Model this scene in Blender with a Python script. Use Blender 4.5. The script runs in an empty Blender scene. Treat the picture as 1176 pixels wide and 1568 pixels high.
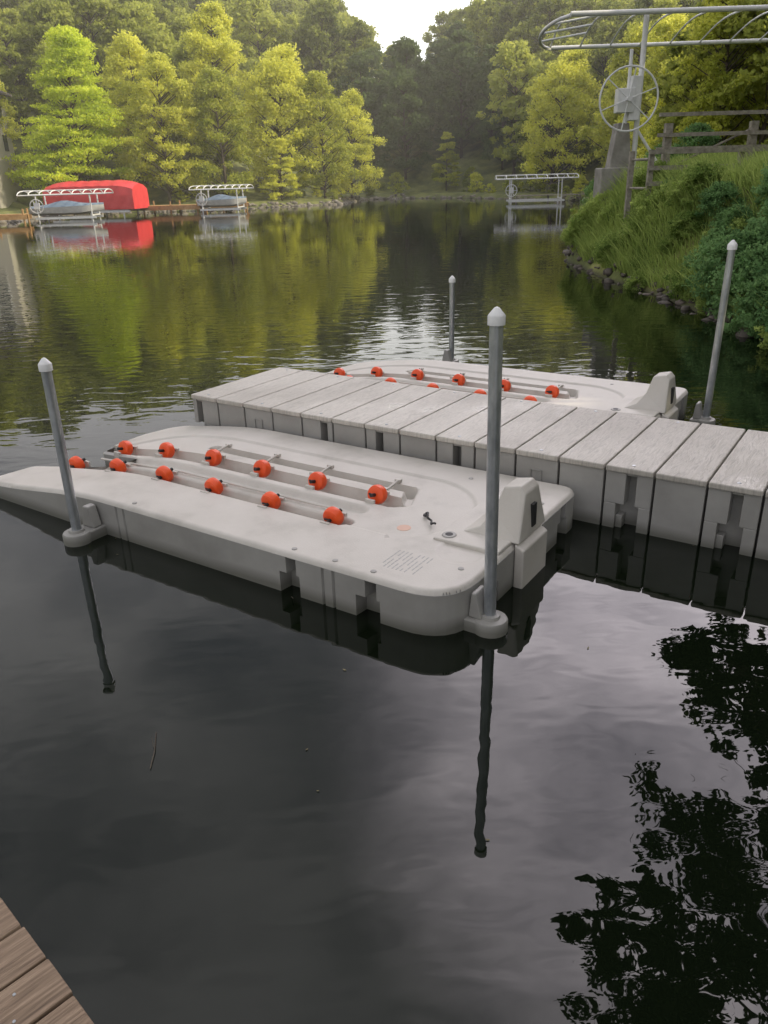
import bpy, bmesh, math, numpy as np
from mathutils import Matrix, Vector
rng=np.random.default_rng(7)
scene=bpy.context.scene
R=math.radians
# ---------------------------------------------------------------- materials
def newmat(name):
    m=bpy.data.materials.new(name); m.use_nodes=True
    nt=m.node_tree; nt.nodes.clear()
    out=nt.nodes.new('ShaderNodeOutputMaterial')
    return m,nt,out
def N(nt,t,**kw):
    n=nt.nodes.new(t)
    for k,v in kw.items():
        if k in n.inputs: n.inputs[k].default_value=v
        else: setattr(n,k,v)
    return n
def ramp(nt,fac,stops):
    r=nt.nodes.new('ShaderNodeValToRGB')
    e=r.color_ramp.elements
    while len(e)<len(stops): e.new(0.5)
    for i,(p,c) in enumerate(stops):
        e[i].position=p; e[i].color=(*c,1) if len(c)==3 else c
    nt.links.new(fac,r.inputs[0]); return r
def pmat(name,stops,scale=5,rough=.6,metal=0,bump=0,bscale=None,stretch=(1,1,1),detail=6,coord='Object',spec=None,rough2=None,grime=None):
    m,nt,out=newmat(name); L=nt.links.new
    b=N(nt,'ShaderNodeBsdfPrincipled',Roughness=rough,Metallic=metal)
    if spec is not None: b.inputs['Specular IOR Level'].default_value=spec
    tc=N(nt,'ShaderNodeTexCoord'); mp=N(nt,'ShaderNodeMapping'); mp.inputs['Scale'].default_value=stretch
    L(tc.outputs[coord],mp.inputs[0])
    n=N(nt,'ShaderNodeTexNoise',Scale=scale,Detail=detail,Roughness=.6); L(mp.outputs[0],n.inputs['Vector'])
    r=ramp(nt,n.outputs[0],stops); col=r.outputs[0]
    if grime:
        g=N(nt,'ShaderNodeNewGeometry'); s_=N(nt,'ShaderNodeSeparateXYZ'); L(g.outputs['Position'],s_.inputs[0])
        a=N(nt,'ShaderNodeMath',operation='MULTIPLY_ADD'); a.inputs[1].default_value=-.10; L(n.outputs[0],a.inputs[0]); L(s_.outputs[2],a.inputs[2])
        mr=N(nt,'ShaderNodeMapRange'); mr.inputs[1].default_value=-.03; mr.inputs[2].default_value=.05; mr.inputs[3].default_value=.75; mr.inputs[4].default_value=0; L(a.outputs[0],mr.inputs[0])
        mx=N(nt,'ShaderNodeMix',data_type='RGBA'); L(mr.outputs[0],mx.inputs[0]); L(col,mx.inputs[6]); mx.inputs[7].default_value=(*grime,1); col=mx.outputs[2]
    L(col,b.inputs['Base Color'])
    if rough2 is not None:
        mr=N(nt,'ShaderNodeMapRange'); mr.inputs[1].default_value=.35; mr.inputs[2].default_value=.65
        mr.inputs[3].default_value=rough; mr.inputs[4].default_value=rough2
        L(n.outputs[0],mr.inputs[0]); L(mr.outputs[0],b.inputs['Roughness'])
    if bump:
        n2=N(nt,'ShaderNodeTexNoise',Scale=bscale or scale*3,Detail=4); L(mp.outputs[0],n2.inputs['Vector'])
        bp=N(nt,'ShaderNodeBump',Strength=1.0,Distance=bump); L(n2.outputs[0],bp.inputs['Height']); L(bp.outputs[0],b.inputs['Normal'])
    L(b.outputs[0],out.inputs[0]); return m
def leafmat(name,dark,light,transl=.45,scale=.5):
    m,nt,out=newmat(name); L=nt.links.new
    g=N(nt,'ShaderNodeNewGeometry'); n=N(nt,'ShaderNodeTexNoise',Scale=scale,Detail=3); L(g.outputs['Position'],n.inputs['Vector'])
    oi=N(nt,'ShaderNodeObjectInfo')
    a=N(nt,'ShaderNodeMath',operation='MULTIPLY_ADD'); a.inputs[1].default_value=.35; L(g.outputs['Random Per Island'],a.inputs[0])
    n3=N(nt,'ShaderNodeMath',operation='MULTIPLY_ADD'); n3.inputs[1].default_value=1.0; n3.inputs[2].default_value=-.32; L(n.outputs[0],n3.inputs[0]); L(n3.outputs[0],a.inputs[2])
    a2=N(nt,'ShaderNodeMath',operation='MULTIPLY_ADD'); a2.inputs[1].default_value=.42; L(oi.outputs['Random'],a2.inputs[0]); L(a.outputs[0],a2.inputs[2])
    r=ramp(nt,a2.outputs[0],[(.1,dark),(.85,light)])
    d=N(nt,'ShaderNodeBsdfDiffuse'); t=N(nt,'ShaderNodeBsdfTranslucent')
    L(r.outputs[0],d.inputs[0])
    hs=N(nt,'ShaderNodeHueSaturation'); hs.inputs['Value'].default_value=1.3; hs.inputs['Hue'].default_value=.485; L(r.outputs[0],hs.inputs['Color']); L(hs.outputs[0],t.inputs[0])
    mx=N(nt,'ShaderNodeMixShader'); mx.inputs[0].default_value=transl
    L(d.outputs[0],mx.inputs[1]); L(t.outputs[0],mx.inputs[2]); L(mx.outputs[0],out.inputs[0]); return m

M={}
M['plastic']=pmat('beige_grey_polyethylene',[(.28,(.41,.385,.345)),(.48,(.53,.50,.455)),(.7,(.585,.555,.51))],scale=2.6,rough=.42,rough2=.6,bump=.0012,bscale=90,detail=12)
M['plastic_d']=pmat('polyethylene_side_shaded',[(.3,(.27,.262,.245)),(.7,(.38,.37,.35))],scale=2.0,rough=.45,bump=.0012,bscale=70,detail=12,grime=(.10,.10,.08))  # darker than the deck: side shade put into the colour, plus waterline grime
M['orange']=pmat('orange_roller_plastic',[(.3,(.78,.07,.012)),(.7,(.88,.11,.02))],scale=9,rough=.4)
M['galv']=pmat('galvanised_steel',[(.3,(.28,.30,.32)),(.7,(.56,.58,.60))],scale=16,rough=.36,metal=.6,stretch=(1,1,.35))
M['white']=pmat('white_plastic',[(.3,(.68,.69,.68)),(.7,(.8,.8,.8))],scale=9,rough=.4)
M['alu']=pmat('aluminium_tube',[(.3,(.6,.62,.64)),(.7,(.76,.77,.78))],scale=7,rough=.4,metal=.15)
M['black']=pmat('black_rubber',[(.3,(.01,.01,.012)),(.7,(.03,.03,.03))],scale=9,rough=.6)
M['wood']=pmat('weathered_wood',[(.25,(.09,.06,.04)),(.5,(.24,.17,.115)),(.75,(.40,.30,.21))],scale=5,rough=.8,bump=.004,bscale=14,stretch=(14,.7,14),detail=9)
M['woodgrey']=pmat('grey_fence_wood',[(.3,(.17,.15,.12)),(.7,(.38,.35,.30))],scale=9,rough=.85)
M['woodtan']=pmat('tan_dock_wood',[(.3,(.30,.17,.07)),(.7,(.5,.31,.14))],scale=3,rough=.8)
M['concrete']=pmat('concrete',[(.3,(.2,.19,.17)),(.7,(.38,.36,.33))],scale=3,rough=.9)
M['rock']=pmat('limestone_rock',[(.3,(.10,.09,.075)),(.7,(.32,.29,.25))],scale=1.3,rough=.9,coord='Object')
M['rockn']=pmat('wet_bank_rock',[(.3,(.03,.028,.022)),(.7,(.17,.14,.12))],scale=2.3,rough=.8)
M['red']=pmat('red_canopy_vinyl',[(.3,(.60,.03,.04)),(.7,(.72,.06,.07))],scale=2,rough=.5)
M['bark']=pmat('bark',[(.3,(.04,.03,.022)),(.7,(.12,.095,.07))],scale=6,rough=.9)
M['siding']=pmat('house_siding',[(.3,(.42,.40,.36)),(.7,(.5,.47,.42))],scale=4,rough=.7)
M['roof']=pmat('shingle_roof',[(.3,(.10,.09,.085)),(.7,(.18,.16,.15))],scale=5,rough=.9)
M['glass']=pmat('window_glass',[(.3,(.03,.04,.05)),(.7,(.05,.06,.07))],scale=5,rough=.1)
M['canvas']=pmat('blue_grey_boat_cover',[(.3,(.1,.16,.25)),(.7,(.2,.26,.33))],scale=3,rough=.7)
M['hull']=pmat('white_boat_hull',[(.3,(.6,.6,.6)),(.7,(.75,.75,.74))],scale=3,rough=.3)
M['label']=pmat('printed_label_ink',[(.3,(.32,.32,.31)),(.7,(.38,.38,.37))],scale=9,rough=.6)
M['peach']=pmat('faded_orange_sticker',[(.3,(.58,.36,.27)),(.7,(.62,.4,.3))],scale=9,rough=.5)
M['lime']=leafmat('lime_foliage',(.30,.41,.035),(.76,.86,.10),.5)
M['leaf']=leafmat('foliage_sun_in_colour',(.15,.21,.03),(.72,.75,.14),.5)  # brighter leaf copy, sunlight put into the green
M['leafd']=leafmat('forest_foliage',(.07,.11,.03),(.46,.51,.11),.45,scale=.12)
M['leafs']=leafmat('foliage_shade_in_colour',(.04,.07,.035),(.16,.22,.08),.4,scale=.12)  # darker leaf copy for the centre trees, hill shade put into the green
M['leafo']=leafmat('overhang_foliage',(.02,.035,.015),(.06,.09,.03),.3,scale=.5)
M['bush']=leafmat('bush_foliage',(.05,.12,.045),(.20,.34,.13),.35,scale=2)
M['grass']=leafmat('grass_blades',(.08,.16,.035),(.40,.50,.15),.4,scale=1.5)
M['deadleaf']=pmat('floating_leaf',[(.3,(.10,.08,.04)),(.7,(.24,.21,.10))],scale=9,rough=.7)

def plankmat():
    m,nt,out=newmat('beige_woodgrain_plastic'); L=nt.links.new
    b=N(nt,'ShaderNodeBsdfPrincipled',Roughness=.5)
    tc=N(nt,'ShaderNodeTexCoord'); mp=N(nt,'ShaderNodeMapping'); mp.inputs['Scale'].default_value=(22,2.2,1)
    L(tc.outputs['Object'],mp.inputs[0])
    w=N(nt,'ShaderNodeTexNoise',Scale=1.6,Detail=3,Distortion=2.2); L(mp.outputs[0],w.inputs['Vector'])
    n=N(nt,'ShaderNodeTexNoise',Scale=1.1,Detail=5); L(tc.outputs['Object'],n.inputs['Vector'])
    r=ramp(nt,n.outputs[0],[(.3,(.42,.39,.345)),(.62,(.59,.555,.50))])
    r2=ramp(nt,w.outputs[0],[(.40,(.6,.6,.6)),(.5,(1,1,1)),(.6,(.75,.75,.75))])
    mx=N(nt,'ShaderNodeMix',data_type='RGBA',blend_type='MULTIPLY'); mx.inputs[0].default_value=.6
    L(r.outputs[0],mx.inputs[6]); L(r2.outputs[0],mx.inputs[7]); L(mx.outputs[2],b.inputs['Base Color'])
    n3=N(nt,'ShaderNodeTexNoise',Scale=.9,Detail=4); mp3=N(nt,'ShaderNodeMapping'); mp3.inputs['Location'].default_value=(4.3,1.7,0); L(tc.outputs['Object'],mp3.inputs[0]); L(mp3.outputs[0],n3.inputs['Vector'])
    mr=N(nt,'ShaderNodeMapRange'); mr.inputs[1].default_value=.6; mr.inputs[2].default_value=.68; mr.inputs[3].default_value=.5; mr.inputs[4].default_value=.16
    L(n3.outputs[0],mr.inputs[0]); L(mr.outputs[0],b.inputs['Roughness'])
    bp=N(nt,'ShaderNodeBump',Strength=1,Distance=.006); L(w.outputs[0],bp.inputs['Height']); L(bp.outputs[0],b.inputs['Normal'])
    L(b.outputs[0],out.inputs[0]); return m
M['plank']=plankmat()

# ---------------------------------------------------------------- mesh helpers
class B:
    def __init__(s): s.v=[]; s.f=[]; s.m=[]
    def add(s,v,f,m=0):
        o=len(s.v); s.v+= [tuple(p) for p in v]; s.f+=[tuple(i+o for i in q) for q in f]; s.m+=[m]*len(f)
    def box(s,x0,x1,y0,y1,z0,z1,m=0):
        v=[(x0,y0,z0),(x1,y0,z0),(x1,y1,z0),(x0,y1,z0),(x0,y0,z1),(x1,y0,z1),(x1,y1,z1),(x0,y1,z1)]
        s.add(v,[(0,3,2,1),(4,5,6,7),(0,1,5,4),(1,2,6,5),(2,3,7,6),(3,0,4,7)],m)
    def tube(s,p,q,r,r2=None,n=8,m=0,cap=True):
        p=Vector(p);q=Vector(q);r2=r if r2 is None else r2
        d=(q-p).normalized(); a=d.orthogonal().normalized(); b=d.cross(a)
        v=[];f=[]
        for i in range(n):
            t=2*math.pi*i/n; o=a*math.cos(t)+b*math.sin(t)
            v+=[p+o*r,q+o*r2]
        for i in range(n):
            j=(i+1)%n; f.append((2*i,2*j,2*j+1,2*i+1))
        if cap:
            f.append(tuple(2*i for i in range(n))[::-1]); f.append(tuple(2*i+1 for i in range(n)))
        s.add(v,f,m)
    def path(s,pts,r,n=8,m=0):
        for a,b in zip(pts[:-1],pts[1:]): s.tube(a,b,r,n=n,m=m)
    def lathe(s,c,axis,prof,n=20,m=0):
        c=Vector(c);d=Vector(axis).normalized();a=d.orthogonal().normalized();b=d.cross(a);v=[];f=[]
        for h,r in prof:
            for i in range(n):
                t=2*math.pi*i/n; v.append(c+d*h+(a*math.cos(t)+b*math.sin(t))*r)
        for k in range(len(prof)-1):
            for i in range(n):
                j=(i+1)%n; f.append((k*n+i,k*n+j,(k+1)*n+j,(k+1)*n+i))
        f.append(tuple(range(n))[::-1]); f.append(tuple((len(prof)-1)*n+i for i in range(n)))
        s.add(v,f,m)
    def prism(s,prof,y0,y1,m=0):
        n=len(prof); v=[(x,y0,z) for x,z in prof]+[(x,y1,z) for x,z in prof]
        f=[tuple(range(n)),tuple(range(2*n-1,n-1,-1))]+[((i+1)%n,i,i+n,(i+1)%n+n) for i in range(n)]
        s.add(v,f,m)
    def obj(s,name,mats,parent=None,smooth=False,bevel=0,loc=None,rot=None):
        me=bpy.data.meshes.new(name); me.from_pydata(s.v,[],s.f)
        for k in mats: me.materials.append(M[k])
        me.polygons.foreach_set('material_index',s.m)
        if smooth:
            me.polygons.foreach_set('use_smooth',[True]*len(s.f)); me.update(); me.set_sharp_from_angle(angle=R(38))
        me.update()
        o=bpy.data.objects.new(name,me); scene.collection.objects.link(o)
        if parent: o.parent=parent
        if bevel:
            b=o.modifiers.new('bevel','BEVEL'); b.width=bevel; b.segments=2; b.limit_method='ANGLE'
        if loc: o.location=loc
        if rot: o.rotation_euler=rot
        return o
def empty(name,loc=(0,0,0),rz=0,parent=None):
    e=bpy.data.objects.new(name,None); scene.collection.objects.link(e); e.location=loc; e.rotation_euler=(0,0,rz); e.empty_display_size=.3
    if parent: e.parent=parent
    return e
def npmesh(name,V,F,mats,midx=None,smooth=None):
    me=bpy.data.meshes.new(name); k=F.shape[1]
    me.vertices.add(len(V)); me.vertices.foreach_set('co',V.astype(np.float32).ravel())
    me.loops.add(F.size); me.loops.foreach_set('vertex_index',F.astype(np.int32).ravel())
    me.polygons.add(len(F)); me.polygons.foreach_set('loop_start',np.arange(0,F.size,k,dtype=np.int32))
    me.polygons.foreach_set('loop_total',np.full(len(F),k,dtype=np.int32))
    for m in mats: me.materials.append(M[m])
    if midx is not None: me.polygons.foreach_set('material_index',midx.astype(np.int32))
    if smooth is not None: me.polygons.foreach_set('use_smooth',np.full(len(F),smooth))
    me.update(calc_edges=True); me.validate(); return me
def place(name,me,loc=(0,0,0),rz=0,sc=1,parent=None):
    o=bpy.data.objects.new(name,me); scene.collection.objects.link(o); o.location=loc; o.rotation_euler=(0,0,rz)
    o.scale=(sc,sc,sc) if np.isscalar(sc) else sc
    if parent: o.parent=parent
    return o
def sstep(x): x=np.clip(x,0,1); return x*x*(3-2*x)

# ---------------------------------------------------------------- camera
th,ro,f=.4061095,.02793,1189.459
c,s=math.cos(ro),math.sin(ro); ct,st=math.cos(th),math.sin(th)
right=Vector((c,-s*st,-s*ct)); down=Vector((-s,-c*st,-c*ct)); fwd=Vector((0,ct,-st))
cam=bpy.data.cameras.new('camera'); co=bpy.data.objects.new('camera',cam); scene.collection.objects.link(co)
mw=Matrix.Identity(4)
for i in range(3): mw[i][0]=right[i]; mw[i][1]=-down[i]; mw[i][2]=-fwd[i]
mw[2][3]=2.5
co.matrix_world=mw
cam.sensor_fit='VERTICAL'; cam.sensor_height=36; cam.lens=36*f/1568; cam.clip_end=3000; cam.clip_start=.05
scene.camera=co

# ---------------------------------------------------------------- terrain
lake=np.array([(6.1,-60),(6.4,0),(6.25,8),(6.13,12.3),(6.08,15.7),(5.88,20),(5.97,24.9),(7.45,30.7),(10.5,40),(15,51),(19,65),(19.8,79),(15,92),(10,103),(4,107),(-1.25,107),(-3,98),(-3.85,90),(-8,88),(-11.8,85.5),(-14,82),(-19,81),(-23,82.5),(-29.5,80.5),(-30,72),(-29,65.5),(-40,62),(-60,50),(-85,20),(-85,-60)],float)
def sdf(poly,X,Y):
    P=np.stack([X.ravel(),Y.ravel()],1); d=np.full(len(P),1e9); ins=np.zeros(len(P),bool)
    n=len(poly)
    for i in range(n):
        a=poly[i]; b=poly[(i+1)%n]; e=b-a; w=P-a
        t=np.clip((w@e)/(e@e),0,1); d=np.minimum(d,np.hypot(*(w-t[:,None]*e).T))
        cnd=((a[1]>P[:,1])!=(b[1]>P[:,1]))
        with np.errstate(divide='ignore',invalid='ignore'):
            xx=(b[0]-a[0])*(P[:,1]-a[1])/(b[1]-a[1]+1e-12)+a[0]
        ins^=cnd&(P[:,0]<xx)
    return np.where(ins,-d,d).reshape(X.shape)
def hgt(X,Y):
    X=np.asarray(X,float);Y=np.asarray(Y,float)
    nr=sstep((46-Y)/10)*sstep((X-0)/3)
    d=sdf(lake,X,Y)+(.22*np.sin(X*2.1+Y*1.3)+.18*np.sin(Y*2.9-X)+.3*np.sin(X*.5+2)*np.sin(Y*.45))*(1-.72*nr)
    wid=1.9+2.3*sstep((19-Y)/4)
    bank=(2.15*sstep((d+.3)/wid)+.3*sstep((d-1.6)/4))*nr+(.45*sstep(d/1.2)+.045*np.clip(d,0,14))*(1-nr)
    sl=.36+.08*sstep((-X-5)/20)+.10*sstep((X-8)/15)*(1-nr)
    cap=24+12*sstep((-X-2)/14)+10*sstep((X-10)/15)
    sl=sl*(1-nr)+.22*nr; cap=cap*(1-nr)+7*nr
    d0=5*(1-nr)+8*nr
    h=np.clip(d-d0,0,None)*sl; h=cap*(1-np.exp(-h/cap*1.15))
    h+=(.5*np.sin(X*.21)*np.sin(Y*.17)+.25*np.sin(X*.6+1)*np.cos(Y*.5))*sstep((d-4)/8)
    return np.where(d<0,np.maximum(d*.5,-1.6),bank+h)+.05*np.sin(X*4.3)*np.sin(Y*3.9)*(d>0)
xs=np.concatenate([[-900,-400],np.arange(-160,-40,5),np.arange(-40,2,1.),np.arange(2,14,.25),np.arange(14,44,1.),np.arange(44,170,5),[400,900]])
ys=np.concatenate([[-500],np.arange(-60,-4,4),np.arange(-4,44,.4),np.arange(44,126,1.),np.arange(126,300,6),[500,1200]])
X,Y=np.meshgrid(xs,ys); Z=hgt(X,Y)
nx,ny=len(xs),len(ys); idx=np.arange(nx*ny).reshape(ny,nx)
F=np.stack([idx[:-1,:-1],idx[:-1,1:],idx[1:,1:],idx[1:,:-1]],-1).reshape(-1,4)
M['ground']=pmat('leaf_litter_and_grass',[(.3,(.06,.07,.025)),(.5,(.14,.16,.045)),(.7,(.27,.27,.09))],scale=.6,rough=.95,bump=.05,bscale=6,detail=9,grime=(.04,.035,.025))
place('ground',npmesh('ground',np.stack([X.ravel(),Y.ravel(),Z.ravel()],1),F,['ground'],smooth=True))

# ---------------------------------------------------------------- water
m,nt,out=newmat('lake_water'); L=nt.links.new
b=N(nt,'ShaderNodeBsdfPrincipled',Roughness=.01,IOR=1.42); b.inputs['Base Color'].default_value=(.004,.0065,.003,1)
g=N(nt,'ShaderNodeNewGeometry')
mp=N(nt,'ShaderNodeMapping'); mp.inputs['Scale'].default_value=(1,2.0,1); mp.inputs['Rotation'].default_value=(0,0,R(-12)); L(g.outputs['Position'],mp.inputs[0])
n1=N(nt,'ShaderNodeTexNoise',Scale=1.7,Detail=2.0,Distortion=.5); L(mp.outputs[0],n1.inputs['Vector'])
n2=N(nt,'ShaderNodeTexNoise',Scale=.16,Detail=2); L(g.outputs['Position'],n2.inputs['Vector'])
sx=N(nt,'ShaderNodeSeparateXYZ'); L(g.outputs['Position'],sx.inputs[0])
far=N(nt,'ShaderNodeMapRange'); far.interpolation_type='SMOOTHSTEP'; far.inputs[1].default_value=5.0; far.inputs[2].default_value=11; far.inputs[3].default_value=.12; far.inputs[4].default_value=1; L(sx.outputs[1],far.inputs[0])
far2=N(nt,'ShaderNodeMapRange'); far2.interpolation_type='SMOOTHSTEP'; far2.inputs[1].default_value=13; far2.inputs[2].default_value=40; far2.inputs[3].default_value=1; far2.inputs[4].default_value=.35; L(sx.outputs[1],far2.inputs[0])
pm=N(nt,'ShaderNodeMapRange'); pm.inputs[1].default_value=.35; pm.inputs[2].default_value=.65; pm.inputs[3].default_value=.25; pm.inputs[4].default_value=1.1; L(n2.outputs[0],pm.inputs[0])
mu=N(nt,'ShaderNodeMath',operation='MULTIPLY'); L(far.outputs[0],mu.inputs[0]); L(pm.outputs[0],mu.inputs[1])
mu1=N(nt,'ShaderNodeMath',operation='MULTIPLY'); L(mu.outputs[0],mu1.inputs[0]); L(far2.outputs[0],mu1.inputs[1])
mu2=N(nt,'ShaderNodeMath',operation='MULTIPLY'); L(mu1.outputs[0],mu2.inputs[0]); L(n1.outputs[0],mu2.inputs[1])
bp=N(nt,'ShaderNodeBump',Strength=1,Distance=.0115); L(mu2.outputs[0],bp.inputs['Height'])
n5=N(nt,'ShaderNodeTexNoise',Scale=3.3,Detail=1.0,Distortion=.3); L(mp.outputs[0],n5.inputs['Vector'])
nearr=N(nt,'ShaderNodeMapRange'); nearr.interpolation_type='SMOOTHSTEP'; nearr.inputs[1].default_value=2.0; nearr.inputs[2].default_value=7; nearr.inputs[3].default_value=1; nearr.inputs[4].default_value=.3; L(sx.outputs[1],nearr.inputs[0])
mu3=N(nt,'ShaderNodeMath',operation='MULTIPLY'); L(nearr.outputs[0],mu3.inputs[0]); L(n5.outputs[0],mu3.inputs[1])
bp2=N(nt,'ShaderNodeBump',Strength=1,Distance=.0018); L(mu3.outputs[0],bp2.inputs['Height']); L(bp.outputs[0],bp2.inputs['Normal']); L(bp2.outputs[0],b.inputs['Normal'])
L(b.outputs[0],out.inputs[0]); M['water']=m
w=B(); w.add([(-900,-500,0),(900,-500,0),(900,1200,0),(-900,1200,0)],[(0,1,2,3)]); w.obj('water',['water'])

# ---------------------------------------------------------------- dock system (local frame: x along dock, y away from camera)
DA=(-1.958,7.885,0); DR=-math.atan2(.5589,.8292)
dock=empty('floating_dock',DA,DR)
P=.364; NP=26; Wd=1.37
pk=B()
for i in range(NP):
    pk.box(i*P+.007,(i+1)*P-.007,-.018,Wd+.018,.455,.5)
pk.obj('plank_decking',['plank'],dock,bevel=.009)
bd=B(); Ld=NP*P
bd.box(.12,Ld,.12,Wd-.12,-.3,.452)
pockets={0:.10,4:.26,6:.15,8:.20,12:.20,14:.20,16:.2,18:.2,20:.2,22:.2}
def panel(x0,x1,z0,z1,y0=0,y1=.12): bd.box(x0,x1,y0,y1,z0,z1)
for i in range(NP):
    a=i*P+.009; e=(i+1)*P-.009
    if i in pockets:
        pc=i*P+pockets[i]
        a1,e1=pc-.04,pc+.04
        a2,e2=pc-.10,pc+.07
        if a1>a: panel(a,a1,.2,.452)
        if e>e1: panel(e1,e,.2,.452)
        if a2>a: panel(a,a2,-.3,.2)
        if e>e2: panel(e2,e,-.3,.2)
        panel(a1,e1,.43,.452,.012)
        bd.box(pc-.1,pc-.05,.03,.12,-.3,.1)
    else:
        panel(a,e,-.3,.452)
        if i in (2,10):
            pc=i*P+.18
            bd.box(pc-.05,pc-.04,-.012,0,-.1,.36); bd.box(pc+.04,pc+.05,-.012,0,-.1,.36); bd.box(pc-.04,pc+.04,-.012,0,.35,.36)
    bd.box(a,e,Wd-.12,Wd,-.3,.452)
bd.box(0,.118,.128,.6,-.3,.452); bd.box(0,.118,.62,Wd-.128,-.3,.452)
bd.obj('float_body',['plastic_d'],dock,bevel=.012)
sc=B()
for i in range(NP):
    for yy in (.06,Wd-.06):
        if i%2==0: sc.lathe((i*P+.19,yy,.497),(0,0,1),[(0,.016),(.007,.014),(.008,.004)],10)
sc.obj('deck_screws',['galv'],dock)

# ---------------------------------------------------------------- jet ski port
def fillet(pts,n=8):
    out=[]
    k=len(pts)
    for i in range(k):
        p=np.array(pts[i][:2]); r=pts[i][2]; a=np.array(pts[i-1][:2]); b=np.array(pts[(i+1)%k][:2])
        da=(a-p)/np.linalg.norm(a-p); db=(b-p)/np.linalg.norm(b-p)
        ang=math.acos(np.clip(da@db,-1,1)); tl=min(r/math.tan(ang/2),.48*np.linalg.norm(a-p),.48*np.linalg.norm(b-p))
        p0=p+da*tl;p1=p+db*tl
        for j in range(n+1):
            t=j/n; out.append((1-t)**2*p0+2*t*(1-t)*p+t*t*p1)
    return np.array(out)
PW=[(-.50,-2.05,.12),(.9,-2.07,2),(4.20,-2.07,.34),(4.20,-.06,.14),(-.15,-.06,.3),(-.28,-.5,.5),(-.22,-1.04,.12),(.42,-1.12,.05),(.42,-1.36,.05),(-.44,-1.60,.12)]
outl=fillet(PW)
seg=np.roll(outl,-1,0)-outl; ln=np.hypot(*seg.T); cum=np.concatenate([[0],np.cumsum(ln)]); tot=cum[-1]
nn=int(tot/.012); tt=np.linspace(0,tot,nn,endpoint=False); cl=np.vstack([outl,outl[:1]])
ox=np.interp(tt,cum,cl[:,0]); oy=np.interp(tt,cum,cl[:,1]); OL=np.stack([ox,oy],1)
coarse=OL[::3]
deckz=lambda s: .30-.155*sstep((1.15-s)/1.7)**1.0
g_=.0125
gx=np.arange(-.55,4.26,g_); gy=np.arange(-2.10,-.03,g_)
GX,GY=np.meshgrid(gx,gy); D=sdf(coarse,GX,GY)
gyv,gxv=np.gradient(D,g_); nrm=np.hypot(gxv,gyv)+1e-9; gxv/=nrm; gyv/=nrm
keep=D<g_*.75
sn=(D>-g_*.45)&keep
GX=np.where(sn,GX-gxv*D,GX); GY=np.where(sn,GY-gyv*D,GY); D=np.where(sn,0,D)
def cap(X,Y,x0,y0,x1,y1,w):
    e=np.array([x1-x0,y1-y0]); t=np.clip(((X-x0)*e[0]+(Y-y0)*e[1])/(e@e),0,1)
    return np.hypot(X-x0-t*e[0],Y-y0-t*e[1])-w
def dip(d,depth,soft=.018): return depth*sstep(-d/soft)
rr=.035
Zp=deckz(GX)
e=np.clip(rr+D,0,rr); Zp=Zp-(rr-np.sqrt(rr*rr-e*e))
big=np.maximum.reduce([dip(cap(GX,GY,-.7,-.97,3.12,-.97,.095),.125),dip(cap(GX,GY,1.0,-.70,3.08,-.70,.06),.13),dip(cap(GX,GY,3.2,-.97,3.1,-.70,.05),.06),
   dip(cap(GX,GY,-.7,-1.47,3.0,-1.47,.075),.10),dip(cap(GX,GY,-.7,-1.22,2.95,-1.22,.09),.05,.05)])
Zp=Zp-big
st1=cap(GX,GY,.5,-1.02,3.15,-1.02,.60); lip=np.where((GY>-1.5)|(GX>3.4),1,0)
Zp=Zp-.018*sstep(-st1/.022)*lip
Zp=Zp-dip(cap(GX,GY,3.95,-.75,3.95,-1.5,.16),.008)
ny2,nx2=GX.shape; id2=np.arange(nx2*ny2).reshape(ny2,nx2)
Fq=np.stack([id2[:-1,:-1],id2[:-1,1:],id2[1:,1:],id2[1:,:-1]],-1).reshape(-1,4)
kf=keep.ravel(); Fq=Fq[kf[Fq].all(1)]
used=np.unique(Fq); rm=np.full(nx2*ny2,-1); rm[used]=np.arange(len(used))
Vt=np.stack([GX.ravel(),GY.ravel(),Zp.ravel()],1)[used]
portdeck=npmesh('port_deck',Vt,rm[Fq],['plastic'],smooth=True)
tan=np.roll(OL,-1,0)-np.roll(OL,1,0); tan/=np.hypot(*tan.T)[:,None]; inn=np.stack([-tan[:,1],tan[:,0]],1)
def notch(narrow):
    o=np.zeros(len(OL))
    for sx_ in (3.02,3.64):
        a=sx_-(.035 if narrow else .10); b_=sx_+(.035 if narrow else .06)
        o=np.where((OL[:,1]<-1.9)&(OL[:,0]>a)&(OL[:,0]<b_),.10,o)
    for ty in (-1.55,-.38,-.80):
        a=ty-(.04 if narrow else .09); b_=ty+(.04 if narrow else .09)
        o=np.where((OL[:,0]>4.1)&(OL[:,1]>a)&(OL[:,1]<b_),.10,o)
    for sx_ in (1.35,3.32):
        dd=np.abs(OL[:,0]-sx_)
        o=np.where((OL[:,1]<-1.9)&(((dd>.035)&(dd<.05))),.016,o)
    return o
rings=[]
zt=deckz(OL[:,0])-rr
for kind,zz in [(2,zt+.018),(3,zt+.002),(1,zt-.008),(1,np.minimum(zt-.02,.15)),(0,np.minimum(zt-.022,.149)),(0,np.full(len(OL),-.25))]:
    off=notch(kind!=0) if kind in (0,1) else np.full(len(OL),.034 if kind==2 else 0.)
    rings.append(np.column_stack([OL+inn*(off-.001)[:,None],zz]))
nO=len(OL); Vw=np.vstack(rings); Fw=[]
for k in range(len(rings)-1):
    a=np.arange(nO); b2=(a+1)%nO; Fw.append(np.stack([(k+1)*nO+a,(k+1)*nO+b2,k*nO+b2,k*nO+a],1))
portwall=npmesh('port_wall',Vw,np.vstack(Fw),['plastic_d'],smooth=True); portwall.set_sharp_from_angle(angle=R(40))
portdeck.set_sharp_from_angle(angle=R(60))
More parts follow.
